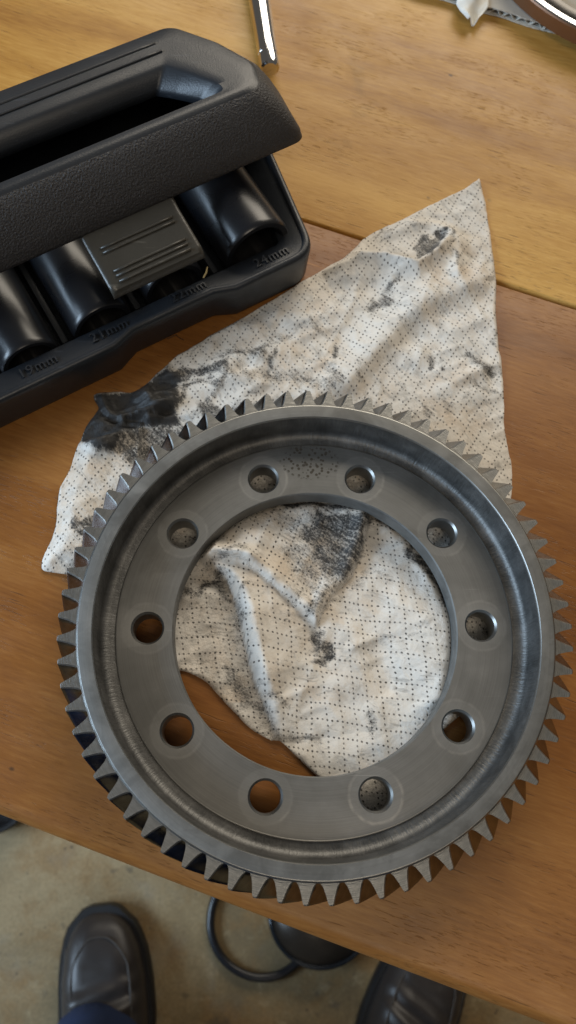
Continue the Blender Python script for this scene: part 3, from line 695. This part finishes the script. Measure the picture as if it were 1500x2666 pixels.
# lid
P0 = [(-18, 46), (-25, 80), (-16, 106), (2, 134), (290, 135), (290, 46)]
P1 = [(0, 65.5), (-7, 80), (0, 104), (12, 127), (270, 128), (270, 65.5)]
PHo = [(13, 70), (14.5, 78), (22, 92), (28, 101.5), (255, 103), (255, 70)]
PHl = [(19, 71), (22, 79), (30, 89), (36, 95.5), (252, 97), (252, 71)]
RA = [8, 22, 26, 14, 12, 14]; RB = [12, 12, 18, 10, 10, 10]; RH = [4, 6, 8, 3, 4, 4]
base = lambda v: 48 - (v - 46) * 21.0 / 82.0
topz = lambda v: 70.5 - (v - 66) * 8.5 / 52.0
rings = []; mats = []
ZF = ((-0.02, -0.05), (0.0, 0.0), (0.02, 0.08), (0.16, 0.30), (0.42, 0.60), (0.70, 0.86), (0.86, 0.955), (0.95, 0.992), (1.0, 1.0))
for t, zf in ZF:
    P = [tuple((1 - t) * np.array(a) + t * np.array(b)) for a, b in zip(P0, P1)]; RR = [(1 - t) * a + t * b for a, b in zip(RA, RB)]
    rings.append([(x, y, base(y) + (topz(y) - base(y)) * zf) for x, y in round_poly(P, RR, 7, 10)])
for t, dz in ((0.35, 0.15), (0.7, -0.2), (0.93, -0.3), (1.0, -1.2)):
    P = [tuple((1 - t) * np.array(a) + t * np.array(b)) for a, b in zip(P1, PHo)]; RR = [(1 - t) * a + t * b for a, b in zip(RB, RH)]
    rings.append([(x, y, topz(y) + dz) for x, y in round_poly(P, RR, 7, 10)])
for t, dz in ((0.35, -3.5), (0.8, -7.0), (1.0, -10.5)):
    P = [tuple((1 - t) * np.array(a) + t * np.array(b)) for a, b in zip(PHo, PHl)]
    rings.append([(x, y, topz(y) + dz) for x, y in round_poly(P, RH, 7, 10)])
V, F = loft(rings, False, False)
nring = len(rings[0]); fm = []
for i in range(len(rings) - 1): fm += [0 if i < 6 else (1 if i < 12 else 2)] * nring
lid = mesh_obj('lid', cmap(V), F, [M['plastic_grain'], M['plastic'], M['plastic']], case, 33, fm)
sm = lid.modifiers.new('wall', 'SOLIDIFY'); sm.thickness = 2.2 * S; sm.offset = -1.0
# groove lines along the carry bar
for v, dz in ((111.5, 0.0), (118.5, 0.0)):
    V, F = tube([cw(l, v, topz(v) + dz) for l in np.linspace(24, 262, 30)], 0.8, 8); mesh_obj('bar_ridge', V, F, M['plastic'], lid, 180)
# latch hanging over the sockets
latch_prof = [(54.5, 46.0), (51.5, 47.6), (48.0, 47.9), (44.0, 46.4), (40.0, 45.0), (20.0, 41.6), (17.0, 40.4), (16.2, 38.8)]
V = []; ls = [54.6, 55.2, 56.4] + list(np.linspace(58, 99, 8)) + [100.6, 101.8, 102.4]
for l in ls:
    e = 1.0 if l in (54.6, 102.4) else (0.35 if l in (55.2, 101.8) else 0)
    for v, z in latch_prof: V.append((l, v + (0.8 * e if v < 18 else 0), z - e))
    for v, z in reversed(latch_prof): V.append((l, v, z - 3.0))
n = 2 * len(latch_prof); F = []
for i in range(len(ls) - 1):
    for k in range(n):
        m = (k + 1) % n; F.append((i * n + k, i * n + m, (i + 1) * n + m, (i + 1) * n + k))
F += [tuple(range(n)), tuple(range((len(ls) - 1) * n, len(ls) * n))]
latch = mesh_obj('latch', cmap(V), F, M['plastic_latch'], case, 40)
lz = lambda v: 41.6 + (v - 20) * (45.0 - 41.6) / 20.0
for v in (37.5, 35.0, 25.0, 22.5, 19.6):
    V, F = tube([cw(l, v, lz(v) + 0.15) for l in np.linspace(60, 97, 6)], 0.75, 8); mesh_obj('rib', V, F, M['plastic_latch'], latch, 180)

# ------------------------------------------------------------------ sockets in the tray
def socket(R0, l, v, zc, label):
    sg = 48; rings = []
    hexr = lambda k, m: m * (1.0 + 0.045 * math.cos(12 * math.pi * k / sg * 1.0))
    prof = [(R0 * 0.55, 74, 0), (R0 * 0.80, 75, 0), (R0 * 0.90, 74.4, 0), (R0 * 0.94, 72, 0), (R0 * 0.985, 66, 0), (R0, 60, 0), (R0, 3.0, 0), (R0 * 0.985, 0.9, 0), (R0 * 0.95, 0, 0), (R0 * 0.81, 0, 0), (R0 * 0.765, 1.4, 0), (R0 * 0.73, 2.0, 1), (R0 * 0.73, 26, 1), (R0 * 0.5, 27, 1)]
    for rr, y, hx in prof:
        rings.append([((hexr(k, rr) if hx else rr) * math.cos(2 * math.pi * k / sg), y, (hexr(k, rr) if hx else rr) * math.sin(2 * math.pi * k / sg)) for k in range(sg)])
    V, F = loft(rings, True, True)
    fm = []
    for i in range(len(rings) - 1): fm += [1 if i >= 10 else 0] * sg
    fm += [0, 1]
    root = empty('impact_socket', (6 + cw(l, v, 0)[0], 187 + cw(l, v, 0)[1], zc - R0))
    tag(root, label, 'socket', 'deep impact sockets lying in the case tray')
    W = [tuple(np.array(cw(p[0], p[1], p[2] + R0))) for p in V]
    mesh_obj('barrel', W, F, [M['black_oxide'], M['socket_hollow']], root, 35, fm)
    # drive-end collar groove
    g = [cw((R0 * 0.995) * math.cos(a), 58, R0 + R0 * 0.995 * math.sin(a)) for a in np.linspace(0, 2 * math.pi, 40, endpoint=False)]
    V2, F2 = tube(g, 0.5, 6, True); mesh_obj('collar_ring', V2, F2, M['black_oxide'], root, 180)
socket(18.6, 24.5, 18.0, 20.0, 'glossy black deep socket at the tray end above the 24mm mark')
socket(16.2, 70.5, 20, 17.6, 'black deep socket mostly hidden under the ribbed grey latch')
socket(15.6, 110.5, 18, 17.0, 'black deep socket left of the ribbed latch above the 21mm mark')
socket(14.6, 148.5, 17.5, 16.0, 'black deep socket at the left picture edge above the 19mm mark')

# ------------------------------------------------------------------ chrome bar
bar = empty('chrome_extension_bar', (-16.5, 323, 0))
tag(bar, 'polished chrome tool shaft lying behind the black case', 'tool')
pr = [(0.01, 0), (4.2, 0), (5.4, 1.0), (5.8, 2.6), (5.9, 20), (6.6, 60), (7.2, 110), (7.2, 190), (9.0, 196), (9.0, 225), (0.01, 226)]
V, F, _ = lathe(pr, 40, False)
a = math.atan2(378 - 323, -22.5 + 16.5)
dx, dy = math.cos(a), math.sin(a)
V = [(dx * z + dy * x, dy * z - dx * x, y + 9.0) for x, y, z in V]
mesh_obj('shaft', V, F, M['chrome'], bar, 30)
V, F = tube([(dx * 10 + dy * 5.6 * math.cos(t), dy * 10 - dx * 5.6 * math.cos(t), 9 + 5.6 * math.sin(t)) for t in np.linspace(0, 2 * math.pi, 30, endpoint=False)], 0.45, 6, True)
mesh_obj('end_ring', V, F, M['chrome'], bar, 180)

# ------------------------------------------------------------------ cardboard, tissue and bearing race at the far right
card = empty('corrugated_cardboard', (120, 380, 0))
tag(card, 'grey corrugated cardboard sheet with open flute edge at the far right', 'cardboard')
ca = math.atan2(362.5 - 393.7, 171.0 - 87.8); ex = np.array([math.cos(ca), math.sin(ca)]); ey = np.array([-ex[1], ex[0]])
o0 = np.array([87.8 - 120, 393.7 - 380])
def cc(x, y, z): p = o0 + ex * x + ey * y; return (p[0], p[1], z)
def sheet(z0, z1, name, mat, jag):
    xs = np.linspace(-40, 190, 116); bot = []; 
    V = []
    for x in xs:
        e = jag * (random.random() - 0.5) + 0.5 * math.sin(x * 0.19)
        V += [cc(x, e, z0), cc(x, e, z1), cc(x, 170, z1), cc(x, 170, z0)]
    F = []
    for i in range(len(xs) - 1):
        for k in range(4):
            m = (k + 1) % 4; F.append((i * 4 + k, i * 4 + m, i * 4 + 4 + m, i * 4 + 4 + k))
    F += [(0, 1, 2, 3), tuple(len(V) - 4 + k for k in range(4))]
    return mesh_obj(name, V, F, mat, card)
sheet(0.5, 1.15, 'bottom_liner', M['card_edge'], 0.5); sheet(4.6, 5.3, 'top_liner', M['card'], 0.7)
xs = np.linspace(-38, 188, 400); V = []
for x in xs:
    z = 2.85 + 1.55 * math.sin(2 * math.pi * x / 8.6); jy = 0.7 + 0.4 * math.sin(x * 0.9)
    V += [cc(x, jy, z - 0.28), cc(x, jy, z + 0.28), cc(x, 168, z + 0.28), cc(x, 168, z - 0.28)]
F = []
for i in range(len(xs) - 1):
    for k in range(4):
        m = (k + 1) % 4; F.append((i * 4 + k, i * 4 + m, i * 4 + 4 + m, i * 4 + 4 + k))
mesh_obj('flute', V, F, M['card_edge'], card, 40)

# crumpled tissue tongue over the cardboard edge
ts = empty('torn_tissue', (106, 385, 5.4)); tag(ts, 'small torn white tissue hanging over the cardboard edge', 'tissue')
nu, nv = 22, 26; V = []
for i in range(nu):
    for j in range(nv):
        u = i / (nu - 1) * 2 - 1; v = j / (nv - 1)
        wd = (8.5 + 2.5 * v) * (1.0 if v < 0.65 else max(0.22, 1 - (v - 0.65) * 2.1))
        x = u * wd + 1.5 * v + 1.6 * math.sin(v * 5); y = 18 - 33 * v
        z = 3.2 + 2.4 * math.sin(u * 3.0 + v * 4) + 2.2 * noise.noise(Vector((u * 1.7, v * 3.5, 2))) - (0.0 if v < 0.50 else (v - 0.50) * 6.5)
        V.append((x, y, max(z, -4.5 if v > 0.56 else 0.6)))
F = [(i * nv + j, (i + 1) * nv + j, (i + 1) * nv + j + 1, i * nv + j + 1) for i in range(nu - 1) for j in range(nv - 1)]
o = mesh_obj('sheet', V, F, M['tissue'], ts, 180); sm = o.modifiers.new('t', 'SOLIDIFY'); sm.thickness = 0.0004

race = empty('bearing_race', (220, 440, 5.4)); tag(race, 'brown sided metal ring with bright silver rim on the cardboard', 'metal ring')
pr = [(101, 0), (102, 0.8), (102.2, 9.0), (101.4, 10.2)]
V, F, _ = lathe([(98, 0.2), (101, 0.0), (102, 0.8), (102.2, 9.0), (101.6, 9.8), (98, 9.8)], 180); mesh_obj('outer_wall', V, F, M['brown_reflection'], race, 30)
V, F, _ = lathe([(97.6, 0.4), (97.7, 9.9), (98.0, 10.7), (100.9, 10.7), (101.5, 9.95), (97.9, 9.3)], 180); mesh_obj('silver_rim', V, F, M['chrome'], race, 30)
V, F, _ = lathe([(84, 0.2), (97.4, 0.2), (97.4, 5.0), (93, 4.0), (90, 6.0), (86, 6.6), (84, 6.4)], 180); mesh_obj('inner_track', V, F, M['dark_steel'], race, 30)

# ------------------------------------------------------------------ floor things
hose = empty('hose_loop', (-10, -217, FLOOR)); tag(hose, 'thin black hose loop lying on the concrete floor', 'hose')
path = [(-18, 190, 5.5), (-22, 140, 5.5), (-20, 95, 5.5)] + [(66 * math.cos(a) * (1 + 0.03 * math.sin(2 * a)), 66 * math.sin(a), 5.5 + 1.0 * math.sin(3 * a)) for a in np.radians(np.linspace(112, 322, 46))]
V, F = tube(path, 5.2, 12); mesh_obj('tube', V, F, M['rubber_gloss'], hose, 180)
V, F = box(-28, -14, 120, 136, 0.4, 12, 2); mesh_obj('clip', V, F, M['rubber'], hose, 40)

pan = empty('metal_canister', (60, -211, FLOOR)); tag(pan, 'dark glossy round domed canister on the floor half hidden by the table edge', 'canister')
pr = [(0.01, 50), (22, 49), (38, 45), (50, 38), (56, 32), (58.5, 26), (59, 8), (56, 2), (50, 0.2), (0.01, 0.2)]
V, F, FS = lathe(pr, 96, False)
fm = [1 if k < 4 else 0 for k in FS]
mesh_obj('body', [(x * 1.06, y, z) for x, y, z in V], F, [M['pan'], M['pan_in']], pan, 40, fm)
V, F = tube([(62.0 * math.cos(a), 58.5 * math.sin(a), 30) for a in np.linspace(0, 2 * math.pi, 80, endpoint=False)], 3.2, 10, True); mesh_obj('rolled_rim', V, F, M['pan'], pan, 180)

tub = empty('rubber_tub', (-352, -62, FLOOR)); tag(tub, 'dark rounded tub on the floor peeking out left of the table edge', 'tub')
V, F, _ = lathe([(0.01, 3), (40, 3), (46, 30), (49, 31), (52, 28), (51, 10), (46, 0.3), (0.01, 0.3)], 64, False); mesh_obj('tub_wall', V, F, M['rubber_gloss'], tub, 35)
V, F = tube([(50 * math.cos(a), 50 * math.sin(a), 31) for a in np.linspace(0, 2 * math.pi, 60, endpoint=False)], 2.6, 8, True); mesh_obj('tub_rim', V, F, M['rubber'], tub, 180)

# ------------------------------------------------------------------ person: shoes and jeans below the table edge
person = empty('person', (0, -420, FLOOR)); tag(person, 'person in dark brown leather shoes and blue jeans standing at the table edge', 'person')
def shoe(cx, toe_y, yaw, flip):
    """toe points to local +y; returned parts: upper with sole and seam under it"""
    L = 290.0
    def xf(p):
        x, y, z = p; x *= flip; c, s = math.cos(yaw), math.sin(yaw)
        return (cx + c * x - s * y, toe_y + s * x + c * y + 420, z)
    wid = lambda s: np.interp(s, [0, .02, .06, .13, .25, .40, .55, .75, .92, .98, 1.0], [6, 22, 34, 43, 48.5, 49.5, 46, 38, 35, 26, 12])   # s from the toe
    bend = lambda s: np.interp(s, [0, .15, .35, .6, 1.0], [-6, -2.5, 0.5, 2, 0])
    hei = lambda s: np.interp(s, [0, .02, .06, .14, .26, .40, .55, .75, 1.0], [22, 33, 42, 50, 58, 72, 92, 104, 100])
    ss = np.r_[0, .01, .025, .045, .07, .1, .14, np.linspace(.17, .5, 34), np.linspace(.55, 1, 10)]
    def outline(s, grow, z): return wid(s) + grow
    rings = []; NS = 29
    for s in ss:
        w_, h_ = wid(s), hei(s); rg = []
        for k in range(NS):
            a = math.pi * k / (NS - 1); ca_, sa_ = math.cos(a), math.sin(a)
            x = w_ * math.copysign(abs(ca_) ** 0.62, ca_); z = 22 + (h_ - 22) * abs(sa_) ** 0.85
            crease = (2.6 * math.sin(74 * s + 0.06 * x) * math.exp(-((s - 0.31) / 0.07) ** 2) + 1.8 * noise.noise(Vector((x * 0.035, s * 9, flip))) + 1.4 * noise.noise(Vector((x * 0.09, s * 24, flip)))) * sa_
            rg.append(xf((x + bend(s), -s * L, z + crease)))
        rings.append(rg)
    V = [p for rg in rings for p in rg]; F = []
    for i in range(len(ss) - 1):
        for k in range(NS - 1): F.append((i * NS + k, i * NS + k + 1, (i + 1) * NS + k + 1, (i + 1) * NS + k))
    F += [tuple(range(NS)), tuple(range((len(ss) - 1) * NS, len(ss) * NS))]
    up = mesh_obj('shoe', V, F, M['leather'], person, 60)
    sw = []
    sample = list(np.r_[0, .012, .03, .06, np.linspace(.1, 1, 16)])
    ol = [(wid(s) + 7 * (1 if s < .9 else .6) + bend(s), -s * L + (7 if s < .03 else 3 * (1 - s))) for s in sample]; orr = [(-wid(s) - 7 * (1 if s < .9 else .6) + bend(s), -s * L + (7 if s < .03 else 3 * (1 - s))) for s in sample]
    poly = ol + orr[::-1]
    V, F = loft([[xf((x * 0.97, y, 0.3)) for x, y in poly], [xf((x, y, 3)) for x, y in poly], [xf((x, y, 20)) for x, y in poly], [xf((x * 0.95, y - 1, 24)) for x, y in poly]], True, True)
    mesh_obj('sole', V, F, M['rubber'], up, 50)
    # apron seam round the toe
    pth = []
    for t in np.linspace(-1, 1, 41):
        s = 0.085 + 0.42 * abs(t) ** 1.5; f_ = 0.70 * math.copysign(min(1, abs(t) * 2.6) ** 0.5, t)
        w_, h_ = wid(s), hei(s); x = w_ * f_; ca_ = abs(f_) ** (1 / 0.62); sa_ = math.sqrt(max(0, 1 - ca_ * ca_)); z = 22 + (h_ - 22) * sa_ ** 0.85
        pth.append(xf((x + bend(s), -s * L, z + 0.6)))
    V, F = tube(pth, 1.1, 6); mesh_obj('apron_seam', V, F, M['leather_seam'], up, 180)
    # stitch line down the outer side
    pth = []
    for s in np.linspace(0.12, 0.62, 24):
        w_ = wid(s); pth.append(xf((-w_ * 0.985 + bend(s), -s * L, 30 + 10 * s)))
    V, F = tube(pth, 0.8, 6); mesh_obj('side_stitch', V, F, M['leather_seam'], up, 180)
shoe(-204, -203, math.radians(4), 1)
shoe(205, -236, math.radians(-24), -1)
# jeans: two legs growing into one hip
def jean_rings(x0, y0, x1, y1, s):
    rg = []
    for z, rx, ry, t in ((58, 66, 84, 0), (62, 68, 86, 0), (90, 68, 84, .03), (140, 67, 80, .08), (240, 70, 78, .2), (400, 74, 80, .4), (520, 78, 84, .55), (700, 86, 92, .78), (830, 94, 104, .95)):
        cx, cy = x0 + (x1 - x0) * t, y0 + (y1 - y0) * t
        rg.append([(cx + (rx + 2.0 * math.sin(5 * a + z * 0.05)) * math.cos(a), cy + 420 + (ry + 2.0 * math.cos(4 * a + z * 0.08)) * math.sin(a), z) for a in np.linspace(0, 2 * math.pi, 32, endpoint=False)])
    return rg
la = jean_rings(-200, -378, -90, -430, 1); lb = jean_rings(215, -440, 90, -430, 1)
V1, F1 = loft(la, False, False); V2, F2 = loft(lb, False, False); o = len(V1)
hip = []
for z, rx, ry in ((832, 186, 112), (900, 182, 112), (980, 172, 108)):
    hip.append([(rx * math.cos(a), -10 + ry * math.sin(a), z) for a in np.linspace(0, 2 * math.pi, 32, endpoint=False)])
V3, F3 = loft(hip, True, True); o2 = o + len(V2)
tr = mesh_obj('jeans', V1 + V2 + V3, F1 + [tuple(i + o for i in f) for f in F2] + [tuple(i + o2 for i in f) for f in F3], M['denim'], person, 180)

# ------------------------------------------------------------------ small litter
hair = empty('stray_hair', (-66, 150, 0)); tag(hair, 'tiny dark curled hair on the wood in front of the black case', 'hair')
pth = [(-4 + 9 * t + 1.5 * math.sin(6 * t), 2.2 * math.sin(3.4 * t) + 1.0, 0.35 + 0.6 * math.sin(3 * t)) for t in np.linspace(0, 1, 16)]
V, F = tube(pth, 0.16, 5); mesh_obj('strand', V, F, M['rubber'], hair, 180)
straw = empty('straw_chip', (6 + cw(57, 15, 0)[0], 187 + cw(57, 15, 0)[1], 22.6)); tag(straw, 'tiny pale straw chip on the tray rim beside the 22mm mark', 'chip')
V, F = tube([(0, 0, 0.5), (1.4, 2.6, 1.2), (2.0, 5.4, 2.0)], [0.4, 0.5, 0.25], 5); mesh_obj('chip', V, F, simple('straw', (0.45, 0.36, 0.18), 0.8), straw)
